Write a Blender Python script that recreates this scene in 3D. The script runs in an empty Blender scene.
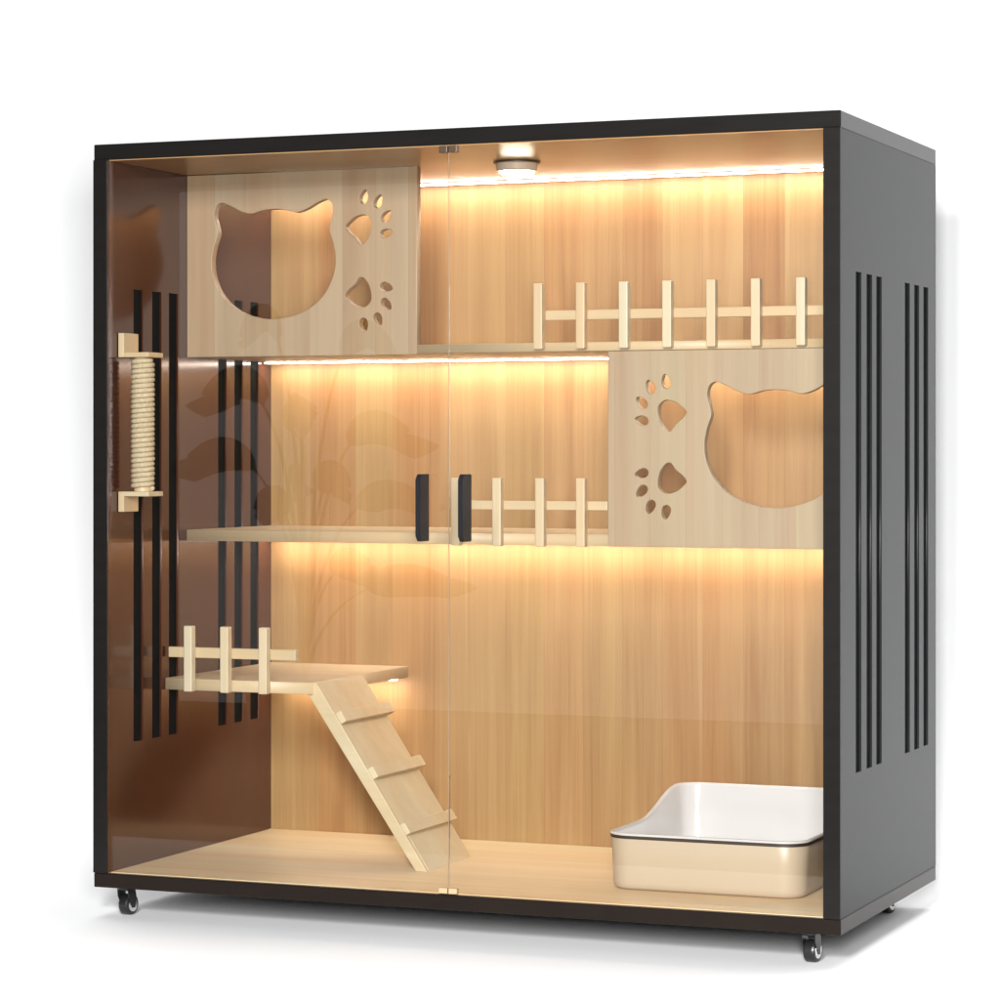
import bpy, bmesh, math, random
from mathutils import Vector, Matrix
random.seed(4)
S = 1.2                      # cabinet is 1.2 m tall; all shape numbers below are in cabinet heights
W, D = 1.036, 0.49
sc = bpy.context.scene
C = sc.collection

# ------------------------------------------------------------------ helpers
def V(x, y, z): return Vector((x*S, y*S, z*S))

def link(o, parent=None):
    C.objects.link(o)
    if parent is not None: o.parent = parent
    return o

def thing(name, label, cat, loc, group=None):
    o = bpy.data.objects.new(name, None); o.empty_display_size = .05
    o.location = V(*loc); link(o)
    o['label'] = label; o['category'] = cat
    if group: o['group'] = group
    o['org'] = tuple(o.location)
    return o

def wloc(o):
    v = Vector((0, 0, 0))
    while o is not None:
        v += o.location; o = o.parent
    return v

def mesh_obj(name, bm, mat, parent=None, org=None, smooth=False, label=None):
    """bm is in world metres; the object's origin goes to org (cabinet units)"""
    o_world = V(*org) if org else (wloc(parent) if parent else Vector((0, 0, 0)))
    bmesh.ops.translate(bm, verts=bm.verts, vec=-o_world)
    bmesh.ops.recalc_face_normals(bm, faces=bm.faces)
    me = bpy.data.meshes.new(name); bm.to_mesh(me); bm.free()
    me.materials.append(mat)
    if smooth:
        for p in me.polygons: p.use_smooth = True
    o = bpy.data.objects.new(name, me)
    link(o, parent)
    o.location = o_world - (wloc(parent) if parent else Vector((0, 0, 0)))
    if label: o['label'] = label
    return o

def box(x0, x1, y0, y1, z0, z1, bev=0.0012, bm=None, seg=2):
    b = bmesh.new()
    bmesh.ops.create_cube(b, size=1)
    a, c = V(x0, y0, z0), V(x1, y1, z1)
    for v in b.verts:
        v.co = Vector([(a[i]+c[i])/2 + v.co[i]*(c[i]-a[i]) for i in range(3)])
    if bev:
        bmesh.ops.bevel(b, geom=b.edges[:], offset=bev, segments=seg, affect='EDGES', profile=.5)
    if bm is None: return b
    me = bpy.data.meshes.new('t'); b.to_mesh(me); b.free(); bm.from_mesh(me); bpy.data.meshes.remove(me)
    return bm

def lathe(profile, seg=48, axis_at=(0, 0, 0), closed=False):
    """profile: list of (r, z) metres, about a vertical axis at axis_at (metres)"""
    bm = bmesh.new(); rings = []
    for r, z in profile:
        rings.append([bm.verts.new((axis_at[0]+r*math.cos(2*math.pi*i/seg), axis_at[1]+r*math.sin(2*math.pi*i/seg), axis_at[2]+z)) for i in range(seg)])
    for a, b in zip(rings, rings[1:]):
        for i in range(seg):
            bm.faces.new((a[i], a[(i+1) % seg], b[(i+1) % seg], b[i]))
    bm.faces.new(rings[0]); bm.faces.new(rings[-1])
    return bm

def catmull(pts, n=6):
    out = []; m = len(pts)
    for i in range(m):
        p0, p1, p2, p3 = [Vector(pts[(i+k-1) % m]) for k in range(4)]
        for j in range(n):
            t = j/n
            out.append(.5*((2*p1)+(-p0+p2)*t+(2*p0-5*p1+4*p2-p3)*t*t+(-p0+3*p1-3*p2+p3)*t*t*t))
    return out

def cut_board(name, outlines, y0, y1, mat, parent, bev=0.0011, label=None, plane='XZ', x=0):
    """a board with holes: outlines in (X,Z) cabinet units, first is the border"""
    cu = bpy.data.curves.new(name, 'CURVE'); cu.dimensions = '2D'; cu.fill_mode = 'BOTH'
    th = (y1-y0)*S
    cu.extrude = th/2-bev; cu.bevel_depth = bev; cu.bevel_resolution = 1
    cu.offset = -bev
    for o in outlines:
        s = cu.splines.new('POLY'); s.points.add(len(o)-1)
        for p, q in zip(s.points, o): p.co = (q[0]*S, q[1]*S, 0, 1)
        s.use_cyclic_u = True
    tmp = bpy.data.objects.new('tmp', cu); C.objects.link(tmp)
    bpy.context.view_layer.update()
    dg = bpy.context.evaluated_depsgraph_get()
    me = bpy.data.meshes.new_from_object(tmp.evaluated_get(dg))
    bpy.data.objects.remove(tmp)
    bm = bmesh.new(); bm.from_mesh(me); bpy.data.meshes.remove(me)
    bmesh.ops.remove_doubles(bm, verts=bm.verts, dist=1e-5)
    for v in bm.verts:
        a, b, c = v.co
        if plane == 'XZ': v.co = (a, (y0+y1)/2*S + c, b)
        elif plane == 'YZ': v.co = ((y0+y1)/2*S + c, a, b)      # outlines are (Y,Z), y0..y1 is the X range
        else: v.co = (a, b, (y0+y1)/2*S + c)                    # outlines are (X,Y), y0..y1 is the Z range
    return mesh_obj(name, bm, mat, parent, label=label)

def copy_part(o, parent, loc=None):
    c = o.copy(); C.objects.link(c); c.parent = parent
    if loc is not None: c.location = loc
    return c

def copy_tree(o, parent=None):
    c = o.copy(); C.objects.link(c); c.parent = parent
    for ch in list(o.children): copy_tree(ch, c)
    return c

# ------------------------------------------------------------------ materials
def new_mat(name):
    m = bpy.data.materials.new(name); m.use_nodes = True
    nt = m.node_tree; b = nt.nodes['Principled BSDF']
    return m, nt, b

def N(nt, t, **kw):
    n = nt.nodes.new(t)
    for k, v in kw.items():
        if k in n.inputs: n.inputs[k].default_value = v
        else: setattr(n, k, v)
    return n

def ramp(nt, stops, fac=None, interp='LINEAR'):
    r = nt.nodes.new('ShaderNodeValToRGB'); e = r.color_ramp.elements; r.color_ramp.interpolation = interp
    while len(e) < len(stops): e.new(.5)
    for el, (p, c) in zip(e, stops): el.position = p; el.color = (*c, 1)
    if fac: nt.links.new(fac, r.inputs[0])
    return r

def wood(name, along='Z', across='X', plank=.075, cols=((.40, .23, .115), (.60, .41, .245)), rough=.42, joints=True, spec=.5, seed=0.0, coat=0.0, contrast=1.0):
    m, nt, b = new_mat(name); L = nt.links.new
    tc = N(nt, 'ShaderNodeTexCoord'); sep = N(nt, 'ShaderNodeSeparateXYZ')
    geo = N(nt, 'ShaderNodeNewGeometry'); L(geo.outputs['Position'], sep.inputs[0])
    A, X = sep.outputs[along], sep.outputs[across]
    third = [k for k in 'XYZ' if k not in (along, across)][0]; T = sep.outputs[third]
    # plank index
    wob = N(nt, 'ShaderNodeMath', operation='MULTIPLY'); wob.inputs[1].default_value = 1/plank; L(X, wob.inputs[0])
    add = N(nt, 'ShaderNodeMath', operation='ADD'); add.inputs[1].default_value = 31.3+seed; L(wob.outputs[0], add.inputs[0])
    fl = N(nt, 'ShaderNodeMath', operation='FLOOR'); L(add.outputs[0], fl.inputs[0])
    fr = N(nt, 'ShaderNodeMath', operation='FRACT'); L(add.outputs[0], fr.inputs[0])
    wn = N(nt, 'ShaderNodeTexWhiteNoise', noise_dimensions='1D'); L(fl.outputs[0], wn.inputs['W'])
    # grain coordinates: across stretched, offset along per plank
    off = N(nt, 'ShaderNodeMath', operation='MULTIPLY'); off.inputs[1].default_value = 9.; L(wn.outputs['Value'], off.inputs[0])
    al = N(nt, 'ShaderNodeMath', operation='MULTIPLY'); al.inputs[1].default_value = 1.1; L(A, al.inputs[0])
    al2 = N(nt, 'ShaderNodeMath', operation='ADD'); L(al.outputs[0], al2.inputs[0]); L(off.outputs[0], al2.inputs[1])
    ac = N(nt, 'ShaderNodeMath', operation='MULTIPLY'); ac.inputs[1].default_value = 34.; L(X, ac.inputs[0])
    th = N(nt, 'ShaderNodeMath', operation='MULTIPLY'); th.inputs[1].default_value = 34.; L(T, th.inputs[0])
    comb = N(nt, 'ShaderNodeCombineXYZ'); L(ac.outputs[0], comb.inputs[0]); L(th.outputs[0], comb.inputs[1]); L(al2.outputs[0], comb.inputs[2])
    n1 = N(nt, 'ShaderNodeTexNoise', Scale=1.0, Detail=5., Roughness=.6, Distortion=.6); L(comb.outputs[0], n1.inputs['Vector'])
    sc2 = N(nt, 'ShaderNodeVectorMath', operation='MULTIPLY'); sc2.inputs[1].default_value = (9, 9, 3.); L(comb.outputs[0], sc2.inputs[0])
    n2 = N(nt, 'ShaderNodeTexNoise', Scale=1.0, Detail=4., Roughness=.65, Distortion=.3); L(sc2.outputs[0], n2.inputs['Vector'])
    sc3 = N(nt, 'ShaderNodeVectorMath', operation='MULTIPLY'); sc3.inputs[1].default_value = (.18, .18, .9); L(comb.outputs[0], sc3.inputs[0])
    n3 = N(nt, 'ShaderNodeTexNoise', Scale=1.0, Detail=2., Roughness=.5); L(sc3.outputs[0], n3.inputs['Vector'])
    # mix into one factor
    def mul(a, k):
        q = N(nt, 'ShaderNodeMath', operation='MULTIPLY'); q.inputs[1].default_value = k; L(a, q.inputs[0]); return q.outputs[0]
    def plus(a, c):
        q = N(nt, 'ShaderNodeMath', operation='ADD'); L(a, q.inputs[0]); L(c, q.inputs[1]); return q.outputs[0]
    f = plus(plus(mul(n1.outputs[0], .62), mul(n2.outputs[0], .22)), plus(mul(wn.outputs['Value'], .13 if joints else .0), mul(n3.outputs[0], .39)))
    # f is around .66 +- .15
    mr = N(nt, 'ShaderNodeMapRange'); mr.inputs['From Min'].default_value = .66-.24/contrast+(.0 if joints else -.1); mr.inputs['From Max'].default_value = .66+.18/contrast+(.0 if joints else -.1); L(f, mr.inputs['Value'])
    c0, c1 = cols; mid = tuple((p*.45+q*.55) for p, q in zip(c0, c1))
    r = ramp(nt, ((0, c0), (.5, mid), (1, c1)), mr.outputs[0])
    col = r.outputs[0]
    # reddish / yellowish hue drift between boards
    wn2 = N(nt, 'ShaderNodeTexWhiteNoise', noise_dimensions='1D'); L(plus(fl.outputs[0], mul(wn.outputs['Value'], 3.)), wn2.inputs['W'])
    hr = ramp(nt, ((0.25, (1.05, .89, .76)), (.5, (1, 1, 1)), (.75, (.985, 1.02, .95))), plus(mul(wn2.outputs['Value'], .24 if joints else 0), mul(n3.outputs[0], .76)))
    mx = N(nt, 'ShaderNodeMix', data_type='RGBA', blend_type='MULTIPLY'); mx.inputs[0].default_value = 1
    L(col, mx.inputs[6]); L(hr.outputs[0], mx.inputs[7]); col = mx.outputs[2]
    if joints:
        # fine joint line between boards
        d = N(nt, 'ShaderNodeMath', operation='COMPARE'); d.inputs[1].default_value = 0.; d.inputs[2].default_value = .010/ (plank/.075); L(fr.outputs[0], d.inputs[0])
        mj = N(nt, 'ShaderNodeMix', data_type='RGBA', blend_type='MULTIPLY'); L(mul(d.outputs[0], .35), mj.inputs[0]); L(col, mj.inputs[6]); mj.inputs[7].default_value = (.55, .42, .32, 1); col = mj.outputs[2]
    L(col, b.inputs['Base Color'])
    b.inputs['Roughness'].default_value = rough; b.inputs['Specular IOR Level'].default_value = spec
    b.inputs['Coat Weight'].default_value = coat; b.inputs['Coat Roughness'].default_value = .12
    bp = N(nt, 'ShaderNodeBump', Strength=.12, Distance=.0006); L(n2.outputs[0], bp.inputs['Height']); L(bp.outputs[0], b.inputs['Normal'])
    return m

def plain(name, col, rough, spec=.5, metal=0., noise=.06, nscale=30., bump=0., coat=0., aniso=None, rvar=.15):
    m, nt, b = new_mat(name); L = nt.links.new
    geo = N(nt, 'ShaderNodeNewGeometry')
    src = geo.outputs['Position']
    if aniso:
        vm = N(nt, 'ShaderNodeVectorMath', operation='MULTIPLY'); vm.inputs[1].default_value = aniso; L(src, vm.inputs[0]); src = vm.outputs[0]
    n = N(nt, 'ShaderNodeTexNoise', Scale=nscale, Detail=5., Roughness=.6); L(src, n.inputs['Vector'])
    r = ramp(nt, ((.3, tuple(c*(1-noise) for c in col)), (.7, tuple(min(1, c*(1+noise)) for c in col))), n.outputs[0])
    L(r.outputs[0], b.inputs['Base Color'])
    rr = N(nt, 'ShaderNodeMapRange'); rr.inputs['To Min'].default_value = rough*(1-rvar); rr.inputs['To Max'].default_value = min(1, rough*(1+rvar)); L(n.outputs[0], rr.inputs['Value']); L(rr.outputs[0], b.inputs['Roughness'])
    b.inputs['Specular IOR Level'].default_value = spec; b.inputs['Metallic'].default_value = metal
    b.inputs['Coat Weight'].default_value = coat; b.inputs['Coat Roughness'].default_value = .05
    if bump:
        bp = N(nt, 'ShaderNodeBump', Strength=bump, Distance=.001); L(n.outputs[0], bp.inputs['Height']); L(bp.outputs[0], b.inputs['Normal'])
    return m

def emit(name, col, strength):
    m, nt, b = new_mat(name); b.inputs['Base Color'].default_value = (.8, .8, .8, 1)
    b.inputs['Emission Color'].default_value = (*col, 1); b.inputs['Emission Strength'].default_value = strength
    return m

WARM = (1.0, .86, .74)
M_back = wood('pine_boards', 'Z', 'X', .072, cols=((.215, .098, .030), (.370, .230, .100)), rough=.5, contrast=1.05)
M_panel = wood('pine_panel', 'Z', 'X', .060, cols=((.285, .190, .112), (.40, .298, .188)), rough=.45, seed=7.4, contrast=.9)
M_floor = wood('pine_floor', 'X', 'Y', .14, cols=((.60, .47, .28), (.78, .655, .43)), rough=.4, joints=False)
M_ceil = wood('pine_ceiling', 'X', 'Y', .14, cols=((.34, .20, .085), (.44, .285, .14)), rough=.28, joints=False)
M_stick = wood('pale_stick', 'Z', 'X', .3, cols=((.45, .375, .24), (.57, .49, .34)), rough=.45, joints=False)
M_ply = wood('pale_ply', 'X', 'Y', .3, cols=((.42, .34, .205), (.55, .46, .305)), rough=.45, joints=False)
M_black = plain('black_laminate', (.010, .0088, .0080), .26, spec=.16, rvar=.05, noise=.12, nscale=9, aniso=(1, 1, 6))
M_side = plain('black_side_laminate', (.020, .0205, .0215), .25, spec=.05, noise=.06, nscale=9, aniso=(1, 1, 5), rvar=.03)
M_inner = plain('dark_brown_gloss_laminate', (.060, .017, .007), .15, spec=.75, metal=.16, noise=.05, nscale=6, aniso=(1, 1, 4), rvar=.03)
M_bottom = plain('dark_brown_edge', (.013, .0085, .0065), .28, spec=.12, rvar=.05, noise=.12, nscale=12)
M_mesh = plain('black_vent_felt', (.003, .003, .003), .9, spec=.1)
M_handle = plain('black_anodised', (.013, .013, .016), .42, spec=.14)
M_rope = plain('sisal_rope', (.50, .40, .26), .85, spec=.15, noise=.22, nscale=260, bump=.4)
M_tub = plain('cream_plastic', (.44, .345, .24), .38, noise=.006, nscale=20)
M_tray = plain('white_plastic', (.56, .54, .53), .22, noise=.015, nscale=20)
M_gap = plain('dark_gap_shade', (.03, .018, .012), .5)  # shade of the litter box rim gap, put into the colour
M_lampbody = plain('brushed_copper', (.62, .47, .35), .5)
M_lampcap = plain('bronze_plate', (.10, .065, .04), .4, metal=.5)
M_led = emit('led_diffuser', WARM, 45)
M_lamp = emit('lamp_diffuser', (1, .86, .66), 45)
M_alu = plain('aluminium_channel', (.6, .52, .42), .4, metal=.8)
M_rubber = plain('black_rubber', (.012, .012, .012), .35)
M_chrome = plain('chrome', (.85, .85, .85), .12, metal=1., noise=.01)
M_bg = plain('white_paper', (.93, .93, .93), .9, spec=.1, noise=.004, nscale=3)

# thin clear glass: real pane, mirror share by Fresnel
M_glass, nt, b = new_mat('clear_glass')
out = [n for n in nt.nodes if n.type == 'OUTPUT_MATERIAL'][0]; nt.nodes.remove(b)
tr = N(nt, 'ShaderNodeBsdfTransparent'); tr.inputs[0].default_value = (.985, .99, .985, 1)
gl = N(nt, 'ShaderNodeBsdfGlossy'); gl.inputs['Roughness'].default_value = 0.0
fz = N(nt, 'ShaderNodeFresnel', IOR=1.33); mx = N(nt, 'ShaderNodeMixShader')
nt.links.new(fz.outputs[0], mx.inputs[0]); nt.links.new(tr.outputs[0], mx.inputs[1]); nt.links.new(gl.outputs[0], mx.inputs[2]); nt.links.new(mx.outputs[0], out.inputs[0])

# ------------------------------------------------------------------ the cabinet
BZ0, BZ1, TZ0, TZ1 = .040, .0598, 1.019, 1.040
IX0, IX1 = .0216, W-.0216
BY = .486
cab = thing('cat_cabinet', 'large black framed cat cabinet with pine interior, shelves and glass doors on casters', 'cat cabinet', (W/2, D/2, .0))

mesh_obj('bottom_board', box(0, W, 0, D, BZ0, BZ1-.0006, .0016), M_bottom, cab)
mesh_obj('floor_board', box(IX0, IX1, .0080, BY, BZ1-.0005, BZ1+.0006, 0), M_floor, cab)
mesh_obj('top_board', box(0, W, 0, D, TZ0, TZ1, .0016), M_black, cab)
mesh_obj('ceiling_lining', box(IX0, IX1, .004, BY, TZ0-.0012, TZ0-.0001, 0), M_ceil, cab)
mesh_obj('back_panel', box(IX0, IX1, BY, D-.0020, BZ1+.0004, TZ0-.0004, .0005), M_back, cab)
mesh_obj('added_rear_skin', box(IX0, IX1, D-.0019, D-.0004, BZ1+.0004, TZ0-.0004, .0002), M_black, cab)  # unseen black sheet, added to keep warm bounce off the backdrop

def rect(a0, a1, b0, b1): return [(a0, b0), (a1, b0), (a1, b1), (a0, b1)]
slots = []
for yc in (.083, .135, .183, .330, .381, .432):
    slots.append(rect(yc-.0130, yc+.0130, .2298, .8485)[::-1])
def side_panel(x0, x1, inner_right):
    xm = (x0+x1)/2
    outer, inner = ((x0, xm-.0016), (xm+.0016, x1)) if inner_right else ((xm+.0016, x1), (x0, xm-.0016))
    brd = rect(.0002, D-.0004, BZ1-.0002, TZ0)
    p = cut_board('side_panel', [brd]+slots, outer[0], outer[1], M_side, cab, bev=.0005, plane='YZ')
    cut_board('inner_lining', [rect(.0002, BY+.002, BZ1+.0008, TZ0-.0015)]+slots, inner[0], inner[1], M_inner, p, bev=.0004, plane='YZ')
    mesh_obj('vent_backing', box(x0+.0030, x1-.0030, .001, D-.001, BZ1, TZ0-.0005, 0), M_mesh, p)
    mesh_obj('front_edge', box(x0+.0001, x1-.0001, -.0022, 0.0001, BZ1-.0001, TZ0+.0001, .0006), M_black, p)
    return p
side_panel(0, IX0, True)
side_panel(IX1, W, False)

# shelves (front edge level with the cut-out panels)
PY, PT = .222, .0135
def hshelf(name, outline, z0, z1, mat=M_ply): return cut_board(name, [outline], z0, z1, mat, cab, bev=.0008, plane='XY')
LPX1, RPX0 = .3777, .6557
hshelf('shelf', [(IX0, PY+PT), (LPX1, PY+PT), (LPX1+.0003, PY), (IX1, PY), (IX1, BY), (IX0, BY)], .7610, .7730)
hshelf('shelf', [(IX0, PY), (RPX0-.0003, PY), (RPX0, PY+PT), (IX1, PY+PT), (IX1, BY), (IX0, BY)], .5005, .5160)
hshelf('platform', [(IX0, .160), (.2467, .160), (.2467, BY), (IX0, BY)], .2945, .3107)

# cat-head and paw cut-outs
half = [(0, .154), (.018, .1525), (.034, .1485), (.050, .152), (.068, .161), (.082, .165), (.0905, .159), (.0925, .146), (.0885, .131), (.0875, .120),
        (.0930, .104), (.0965, .084), (.0940, .062), (.083, .038), (.063, .018), (.035, .005), (0, 0)]
head = half + [(-x, z) for x, z in half[-2:0:-1]]
pad = [(-.0215, .0035), (-.0160, .0100), (-.0060, .0172), (.0085, .0195), (.0180, .0110), (.0165, -.0070), (.0085, -.0190), (.0005, -.0210), (-.0065, -.0120), (-.0165, -.0040)]
toes = [(.0073, .0444, 78), (.029, .0374, 66), (.0412, .0166, 45), (.0412, -.007, 14)]
def ell(cx, cz, a, rx=.0098, rz=.0062, n=20):
    o = []
    for i in range(n):
        t = 2*math.pi*i/n; u, v = rx*math.cos(t), rz*math.sin(t)*(1-.25*math.cos(t)); c, s = math.cos(math.radians(a)), math.sin(math.radians(a))
        o.append((cx+u*c-v*s, cz+u*s+v*c))
    return o
def cutouts(cx, cz, px, pz, paxis, flip):
    o = [[(cx+p[0], cz+p[1]) for p in catmull(head, 5)]]
    for m in (1, -1):
        base = pz if m == 1 else 2*paxis-pz
        for sh in [catmull(pad, 5)]+[ell(*t) for t in toes]:
            o.append([(px+flip*p[0], base+m*p[1]) for p in sh])
    return o
cut_board('front_panel', [rect(IX0, LPX1, .7600, TZ0-.0016)]+cutouts(.1576, .812, .2901, .934, .890, 1), PY, PY+PT, M_panel, cab)
cut_board('front_panel', [rect(RPX0, IX1, .5000, .7606)]+cutouts(.887, .553, .7442, .6748, .6326, -1), PY, PY+PT, M_panel, cab)

# little picket fences
def fence(xs, y, zb, zt, r0, r1, rz0, rz1, w=.0125):
    f = bpy.data.objects.new('fence', None); f.empty_display_size = .03; link(f, cab)
    f.location = V(xs[0], y, zb) - wloc(cab)
    mesh_obj('rail', box(r0, r1, y+w+.0004, y+w+.0095, rz0, rz1, .0012), M_ply, f)
    p = mesh_obj('post', box(xs[0]-w/2, xs[0]+w/2, y, y+w, zb, zt, .0016), M_stick, f, org=(xs[0], y, zb))
    for x in xs[1:]:
        q = copy_part(p, f, p.location + Vector(((x-xs[0])*S, 0, 0)))
        q.rotation_euler.z = math.radians(random.uniform(-1.0, 1.0))
    return f
fence([.560+.0608*k for k in range(8)], PY-.0130, .7637, .852, .566, IX1, .803, .816)
fence([.440, .5003, .5625, .621], PY-.0130, .4990, .591, .440, RPX0-.0006, .548, .560)
fence([.0634, .1200, .1795], .1465, .2937, .3850, .0263, .2235, .3400, .3545)

# led strips tucked in the corner under the boards
def led(x0, x1, zt, y1=BY-.001):
    a = mesh_obj('led_strip', box(x0, x1, y1-.0330, y1-.0180, zt-.0017, zt-.0002, .0002), M_alu, cab)
    mesh_obj('diffuser', box(x0+.001, x1-.001, y1-.0320, y1-.0190, zt-.0029, zt-.0018, 0), M_led, a)
led(IX0+.005, IX1-.005, TZ0-.0012)
led(IX0+.005, IX1-.005, .7610)
led(IX0+.005, IX1-.005, .5005)
led(IX0+.03, .2400, .2945)

# glass doors
def door(x0, x1, hx, clip):
    d = mesh_obj('glass_door', box(x0, x1, .0045, .0062, BZ1-.0010, TZ0+.0010, 0), M_glass, cab)
    hb = bmesh.new()
    h0, h1, zb, zt, yf = hx, hx+.0066, .5117, .5976, -.0270
    prof = [(.0028, zb), (yf+.006, zb), (yf, zb+.007), (yf, zt-.007), (yf+.006, zt), (.0028, zt)]
    a = [hb.verts.new(V(h0, y, z)) for y, z in prof]; c = [hb.verts.new(V(h1, y, z)) for y, z in prof]
    hb.faces.new(a); hb.faces.new(c[::-1])
    for i in range(6): hb.faces.new((a[i], a[(i+1) % 6], c[(i+1) % 6], c[i]))
    bmesh.ops.bevel(hb, geom=hb.edges[:], offset=.0008, segments=2, affect='EDGES')
    mesh_obj('handle', hb, M_handle, d)
    cx0, cx1 = clip
    mesh_obj('hinge', box(cx0, cx1, .0010, .0092, TZ0-.0100, TZ0-.0012, .0008), M_lampcap, d)
    mesh_obj('hinge', box(cx0, cx1, .0010, .0092, BZ1+.0008, BZ1+.0080, .0008), M_ply, d)
    return d
mid = W/2
door(IX0-.0010, mid-.0008, .4850, (mid-.0125, mid-.0010))
dr = door(mid+.0008, IX1+.0010, .5440, (mid+.0010, mid+.0125))
M_seam_line = plain('pale_seam_line', (.27, .20, .13), .4, spec=.2)
mesh_obj('seam_line', box(mid-.0004, mid+.0006, .0046, .0061, BZ1+.009, TZ0-.011, 0), M_seam_line, dr)  # pale strip added to draw the light line where the doors meet

# casters
def caster(x, y, rot):
    c = bpy.data.objects.new('caster', None); c.empty_display_size = .02; link(c, cab)
    c.location = V(x, y, 0) - wloc(cab)
    o = (x, y, 0)
    px, py = x*S, y*S
    pl = bmesh.new(); box(x-.011, x+.011, y-.011, y+.011, .0375, .0399, .0006, bm=pl)
    mesh_obj('mounting_plate', pl, M_lampcap, c, org=o)
    fk = bmesh.new()
    me = bpy.data.meshes.new('t'); l = lathe([(.009, .034*S), (.011, .035*S), (.011, .0375*S)], 20, (px, py, 0)); l.to_mesh(me); l.free(); fk.from_mesh(me)
    for sx in (-1, 1):       # cheeks of the fork
        a = [(-.005, .036), (.011, .036), (.014, .024), (.011, .010), (.005, .010), (-.004, .026)]
        v0 = [fk.verts.new(V(x+sx*.0080, y+p[0], p[1])) for p in a]; v1 = [fk.verts.new(V(x+sx*.0092, y+p[0], p[1])) for p in a]
        fk.faces.new(v0); fk.faces.new(v1[::-1])
        for i in range(6): fk.faces.new((v0[i], v0[(i+1) % 6], v1[(i+1) % 6], v1[i]))
    box(x-.0090, x+.0090, y-.004, y+.011, .0335, .0362, .0006, bm=fk)
    mesh_obj('fork', fk, M_rubber, c, org=o)
    R = .0140*S
    wh = lathe([(R*.7, -.0078*S), (R*.93, -.0070*S), (R, -.0045*S), (R, .0045*S), (R*.93, .0070*S), (R*.7, .0078*S)], 40)
    hb = lathe([(R*.25, -.0086*S), (R*.66, -.0083*S), (R*.68, -.0074*S), (R*.68, .0074*S), (R*.66, .0083*S), (R*.25, .0086*S)], 40)
    for bm, nm, mt in ((wh, 'wheel', M_rubber), (hb, 'hub', M_chrome)):
        bmesh.ops.rotate(bm, verts=bm.verts, cent=(0, 0, 0), matrix=Matrix.Rotation(math.pi/2, 3, 'Y'))
        bmesh.ops.translate(bm, verts=bm.verts, vec=V(x, y+.008, .0140))
        ob = mesh_obj(nm, bm, mt, c, org=o)
    c.rotation_euler.z = rot
for x, y, r in ((.033, .026, -.12), (W-.046, .026, -.12), (W-.055, .425, -.2), (.040, .452, -.4)): caster(x, y, r)

# ------------------------------------------------------------------ things inside the cabinet
# ceiling lamp
lx, ly = .525, .222
lamp = thing('ceiling_light', 'small round copper puck light glowing on the cabinet ceiling', 'light', (lx, ly, TZ0-.0012))
A = (lx*S, ly*S, 0); z0 = (TZ0-.0013)*S
mesh_obj('base_plate', lathe([(.0375, z0), (.0385, z0-.001), (.0385, z0-.0022), (.037, z0-.0028)], 64, A), M_lampcap, lamp, smooth=False)
mesh_obj('housing', lathe([(.0335, z0-.0029), (.0340, z0-.005), (.0335, z0-.0135), (.0315, z0-.0155), (.0285, z0-.0157)], 64, A), M_lampbody, lamp)
mesh_obj('diffuser', lathe([(.0283, z0-.0158), (.0278, z0-.0180), (.022, z0-.0205)], 64, A), M_lamp, lamp)

# scratching post on the left wall
sp = thing('scratching_post', 'short rope wound scratching post on pale wooden brackets screwed to the dark wall', 'scratching post', (.0492, .046, .5650))
wx = IX0+.0008
for zb, zt, pz in ((.7540, .7870, .7540), (.5450, .5725, .5660)):
    br = mesh_obj('bracket', box(wx, wx+.0085, .0262, .0670, zb, zt, .0010), M_stick, sp)
    mesh_obj('arm', box(wx+.0087 if False else wx+.0086, .0690, .0262, .0670, pz, pz+.0066, .0010), M_ply, br)
bm = bmesh.new()
cx, cy = .0490*S, .0465*S; r0, rr = .0133*S, .0031*S
turns, z_a, z_b = 26, .5732*S+rr, .7534*S-rr
nseg, ns = turns*28, 8; rings = []
for i in range(nseg+1):
    t = i/nseg; a = 2*math.pi*turns*t; z = z_a+(z_b-z_a)*t
    jit = 1+.012*math.sin(a*.37)+.01*math.sin(a*1.7)
    rings.append([bm.verts.new((cx+(r0*jit+rr*math.cos(2*math.pi*k/ns))*math.cos(a), cy+(r0*jit+rr*math.cos(2*math.pi*k/ns))*math.sin(a), z+rr*1.12*math.sin(2*math.pi*k/ns))) for k in range(ns)])
for p, q in zip(rings, rings[1:]):
    for k in range(ns): bm.faces.new((p[k], p[(k+1) % ns], q[(k+1) % ns], q[k]))
bm.faces.new(rings[0]); bm.faces.new(rings[-1][::-1])
mesh_obj('rope_winding', bm, M_rope, sp, smooth=True)
mesh_obj('core', lathe([(r0*.9, .5727*S), (r0*.9, .7539*S)], 32, (cx, cy, 0)), M_stick, sp)

# ramp leaning on the side of the platform
rp = thing('ramp', 'pale wooden ramp with three cleats leading down from the low platform', 'ramp', (.33, .245, BZ1+.0006))
A0, A1 = Vector((.2490, 0, .3110)), Vector((.4110, 0, BZ1+.0010))
ln = (A1-A0).length; dx = (A1-A0)/ln; nx = Vector((-dx.z, 0, dx.x))
if nx.z < 0: nx = -nx
def ramp_box(s0, s1, y0, y1, n0, n1, bev=.001):
    b = box(s0, s1, y0, y1, n0, n1, bev)
    for v in b.verts:
        s, y, n = v.co/S
        v.co = S*(A0 + dx*s + nx*n + Vector((0, y, 0)))
    return b
RY0, RY1, TH = .1700, .3250, .0125
ym = (RY0+RY1)/2
def foot(b, zmin=(BZ1+.0008)*S):
    for v in b.verts:
        if v.co.z < zmin: v.co.z = zmin
    return b
mesh_obj('plank', foot(ramp_box(.002, ln+.010, RY0+.006, ym-.0006, -TH, 0)), M_stick, rp)
mesh_obj('plank', foot(ramp_box(.002, ln+.010, ym+.0006, RY1, -TH, -.0012)), M_stick, rp)
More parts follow.
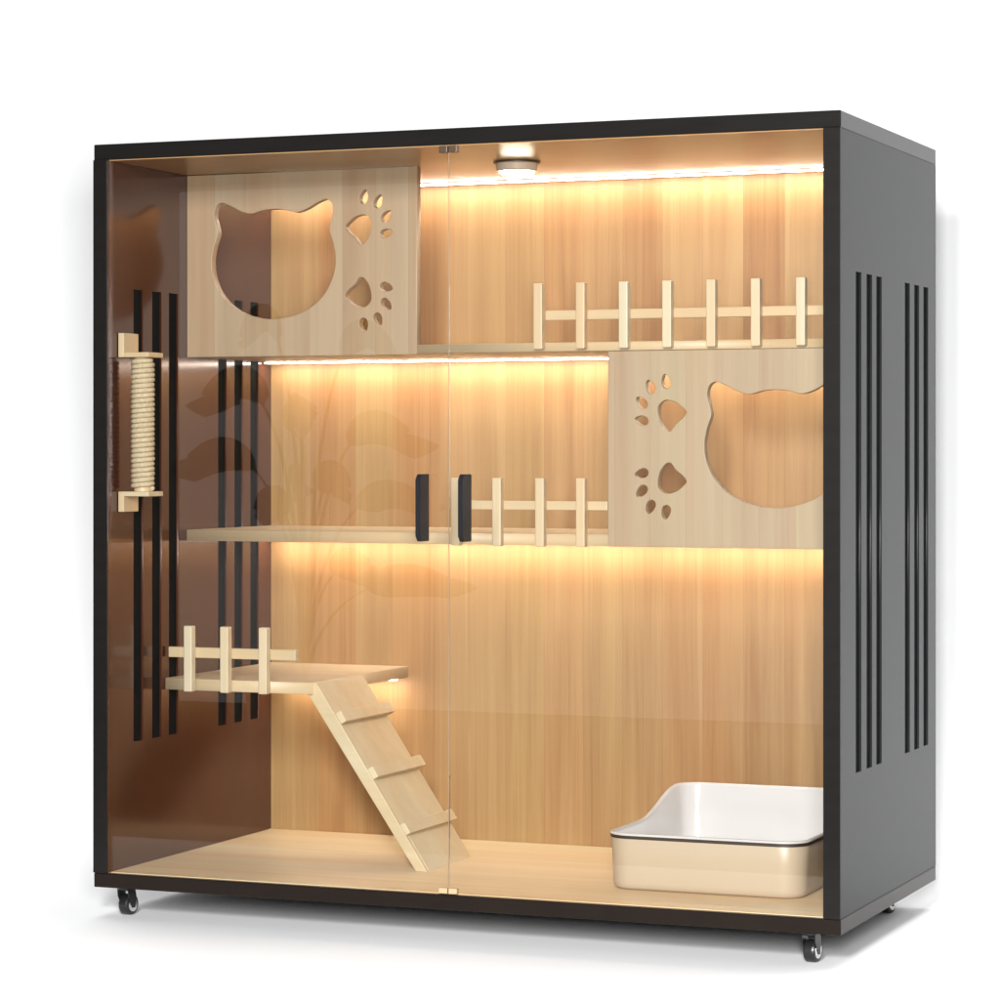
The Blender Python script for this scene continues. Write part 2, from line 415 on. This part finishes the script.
mesh_obj('side_rail', foot(ramp_box(0, ln+.008, RY0-.002, RY0+.0054, -.0185, .0012)), M_ply, rp)
cl = None
for s in (.054, .142, .230):
    mesh_obj('cleat', ramp_box(s-.002, s+.0145, RY0+.0002, RY1+.009, .0015, .0105), M_stick, rp)

# litter box
lb = thing('litter_box', 'cream litter box with white liner and raised back on the cabinet floor', 'litter box', (.822, .272, BZ1+.0006))
X0, X1, Y0, Y1 = .6880, .9560, .1140, .4350
fz = BZ1+.0008
def rr_pts(ins, n=10, rad=.034, lean=0):
    r = max(rad-ins, .004); o = []
    xa, xb, ya, yb = X0+ins, X1-ins, Y0+ins, Y1-ins
    m = 14
    def seg(p, q): return [(p[0]+(q[0]-p[0])*i/m, p[1]+(q[1]-p[1])*i/m) for i in range(1, m)]
    cs = [((xb-r, yb-r), 0), ((xa+r, yb-r), 90), ((xa+r, ya+r), 180), ((xb-r, ya+r), 270)]
    arcs = [[(c[0]+r*math.cos(math.radians(a+90*i/n)), c[1]+r*math.sin(math.radians(a+90*i/n))) for i in range(n+1)] for c, a in cs]
    for i in range(4): o += arcs[i]+seg(arcs[i][-1], arcs[(i+1) % 4][0])
    return o
def prof_h(y):
    t = min(1, max(0, (y-.255)/(.405-.255))); return .0715+.032*t*t*(3-2*t)
def shell(rings):
    """rings: list of (inset, height function of y)"""
    bm = bmesh.new(); vs = []
    for ins, hf in rings:
        vs.append([bm.verts.new(V(x, y, fz+hf(y))) for x, y in rr_pts(ins)])
    for a, b in zip(vs, vs[1:]):
        n = len(a)
        for i in range(n): bm.faces.new((a[i], a[(i+1) % n], b[(i+1) % n], b[i]))
    return bm, vs
k = lambda c: (lambda y: c)
top = lambda d: (lambda y: prof_h(y)+d)
bm, vs = shell([(.020, k(0)), (.0085, k(.0006)), (.0050, k(.004)), (.0042, k(.010)), (.0028, top(-.030)), (.0012, top(-.0040)), (.0020, top(-.0028)), (.0055, top(-.0028))])
bm.faces.new(vs[0])
mesh_obj('tub', bm, M_tub, lb, smooth=True)
bm, vs = shell([(.0008, top(-.0052)), (.0002, top(-.0050)), (.0002, top(-.0014)), (.0050, top(-.0006))])
mesh_obj('seam', bm, M_gap, lb)  # dark strip standing in for the shaded gap under the rim
bm, vs = shell([(.0030, top(-.0014)), (-.0002, top(-.0010)), (-.0006, top(.0004)), (.0004, top(.0018)), (.0030, top(.0022)), (.0052, top(.0012)), (.0064, top(-.002)), (.0090, top(-.030)), (.0125, k(.012)), (.016, k(.007)), (.022, k(.0055))])
bm.faces.new(vs[-1][::-1])
mesh_obj('liner', bm, M_tray, lb, smooth=True)

# a potted plant standing off to the left in front of the cabinet; seen only mirrored in the glass
pt = thing('potted_plant', 'arching broad leaved potted plant mirrored faintly in the left glass door', 'plant', (-.30, -1.25, 0))
M_leaf = plain('leaf_green', (.035, .07, .022), .45, noise=.3, nscale=12)
M_pot = plain('grey_pot', (.16, .15, .14), .6)
PX, PYY = -.30*S, -1.25*S
mesh_obj('pot', lathe([(.085, 0), (.10, .01), (.13, .24), (.135, .25), (.125, .25), (.12, .225), (.02, .22)], 40, (PX, PYY, 0)), M_pot, pt)
def frond(az, h, reach, leaf, width):
    d = Vector((math.cos(az), math.sin(az), 0)); side = Vector((-d.y, d.x, 0))
    def pos(t): return Vector((PX, PYY, .23)) + d*reach*(t**1.8) + Vector((0, 0, h*math.sin(min(1.0, t)*math.pi*.62)))
    bm = bmesh.new(); rings = []
    for i in range(19):
        t = i/18; p = pos(t*.78); r = .0055*(1-.5*t)
        rings.append([bm.verts.new(p+side*r*math.cos(a)+Vector((0, 0, 1)).cross(side)*r*math.sin(a)) for a in [k_*math.pi/3 for k_ in range(6)]])
    for p, q in zip(rings, rings[1:]):
        for k_ in range(6): bm.faces.new((p[k_], p[(k_+1) % 6], q[(k_+1) % 6], q[k_]))
    st = mesh_obj('stem', bm, M_leaf, pt, smooth=True)
    bm = bmesh.new(); rows = []
    n = 18
    for i in range(n+1):
        t = i/n; p = pos(.62+.55*t*leaf/.3); w = width*math.sin(math.pi*min(1, t**.8))**.7*(1-.15*t)
        tg = (pos(.63+.55*t*leaf/.3)-p).normalized(); wv = (tg.cross(Vector((0, 1, 0))).normalized()*.85+side*.4).normalized()
        rows.append([bm.verts.new(p+wv*w*u+Vector((0, -abs(u)*w*.25, .004))) for u in (-1, -.5, 0, .5, 1)])
    for p, q in zip(rows, rows[1:]):
        for k_ in range(4): bm.faces.new((p[k_], p[k_+1], q[k_+1], q[k_]))
    lf = mesh_obj('leaf', bm, M_leaf, pt, smooth=True)
    so = lf.modifiers.new('thickness', 'SOLIDIFY'); so.thickness = .0015
for az, h, reach, leaf, w in ((.3, .62, .48, .34, .075), (1.2, .50, .40, .30, .07), (2.3, .72, .36, .32, .08), (3.3, .56, .50, .34, .075), (4.2, .66, .42, .30, .07), (5.2, .46, .52, .32, .07), (5.9, .84, .30, .30, .065), (2.9, .88, .22, .28, .06), (.1, .50, .16, .30, .085), (3.4, .44, .20, .30, .085), (1.5, .66, .10, .30, .08), (.4, .30, .34, .34, .08), (5.7, .26, .50, .32, .075)):
    frond(az, h*.92, reach*.62, leaf*.85, w*.58)

# ------------------------------------------------------------------ setting: white paper sweep
bm = bmesh.new()
WY = .588+.42; R = .38
prof = [(-.85, 0), (WY-R, 0)]+[(WY-R+R*math.sin(a), R-R*math.cos(a)) for a in [math.pi/2*i/10 for i in range(1, 11)]]+[(WY, 4.2)]
a = [bm.verts.new((-2.2, y, z)) for y, z in prof]; c = [bm.verts.new((3.0, y, z)) for y, z in prof]
for i in range(len(prof)-1): bm.faces.new((a[i], a[i+1], c[i+1], c[i]))
bg = mesh_obj('backdrop', bm, M_bg); bg['kind'] = 'structure'
for p in bg.data.polygons: p.use_smooth = True

# ------------------------------------------------------------------ camera
cam = bpy.data.cameras.new('camera'); co = bpy.data.objects.new('camera', cam); C.objects.link(co)
cam.sensor_width = 36; cam.lens = 2850/1000*36; cam.shift_y = -.046; cam.clip_end = 60
co.location = V(1.9535, -3.3507, .6233)
co.rotation_euler = (math.radians(90), 0, math.atan2(.3766, .926))
sc.camera = co

# ------------------------------------------------------------------ light
wd = bpy.data.worlds.new('World'); sc.world = wd; wd.use_nodes = True
bgk = wd.node_tree.nodes['Background']; bgk.inputs[0].default_value = (.95, .97, 1, 1); bgk.inputs[1].default_value = .09
def area(name, loc, target, sx, sy, power, col=(1, 1, 1), spread=180):
    l = bpy.data.lights.new(name, 'AREA'); l.shape = 'RECTANGLE'; l.size = sx; l.size_y = sy; l.energy = power; l.color = col; l.spread = math.radians(spread)
    o = bpy.data.objects.new(name, l); C.objects.link(o); o.location = loc
    o.rotation_euler = (Vector(target)-Vector(loc)).to_track_quat('-Z', 'Y').to_euler()
    return o
area('light_top', (.22, .42, 2.9), (.22, .20, 0), 4.2, .9, 16, spread=72)
area('key_right', (2.16, -3.3, .92), (.6, .3, .6), .36, .6, 136)
area('key_left', (1.66, -3.6, 1.75), (.6, .3, .6), .46, .6, 152)
area('window_light', (-.5, -3.4, .77), (-.5, 0, .77), 2.4, 1.5, 9)

# ------------------------------------------------------------------ render look
sc.view_settings.view_transform = 'Standard'; sc.view_settings.look = 'None'
sc.view_settings.exposure = 0; sc.view_settings.gamma = 1; sc.view_settings.use_curve_mapping = False
sc.render.engine = 'CYCLES'
sc.cycles.max_bounces = 10; sc.cycles.transparent_max_bounces = 16; sc.cycles.caustics_reflective = False
for o in list(bpy.data.objects):
    if 'org' in o: del o['org']
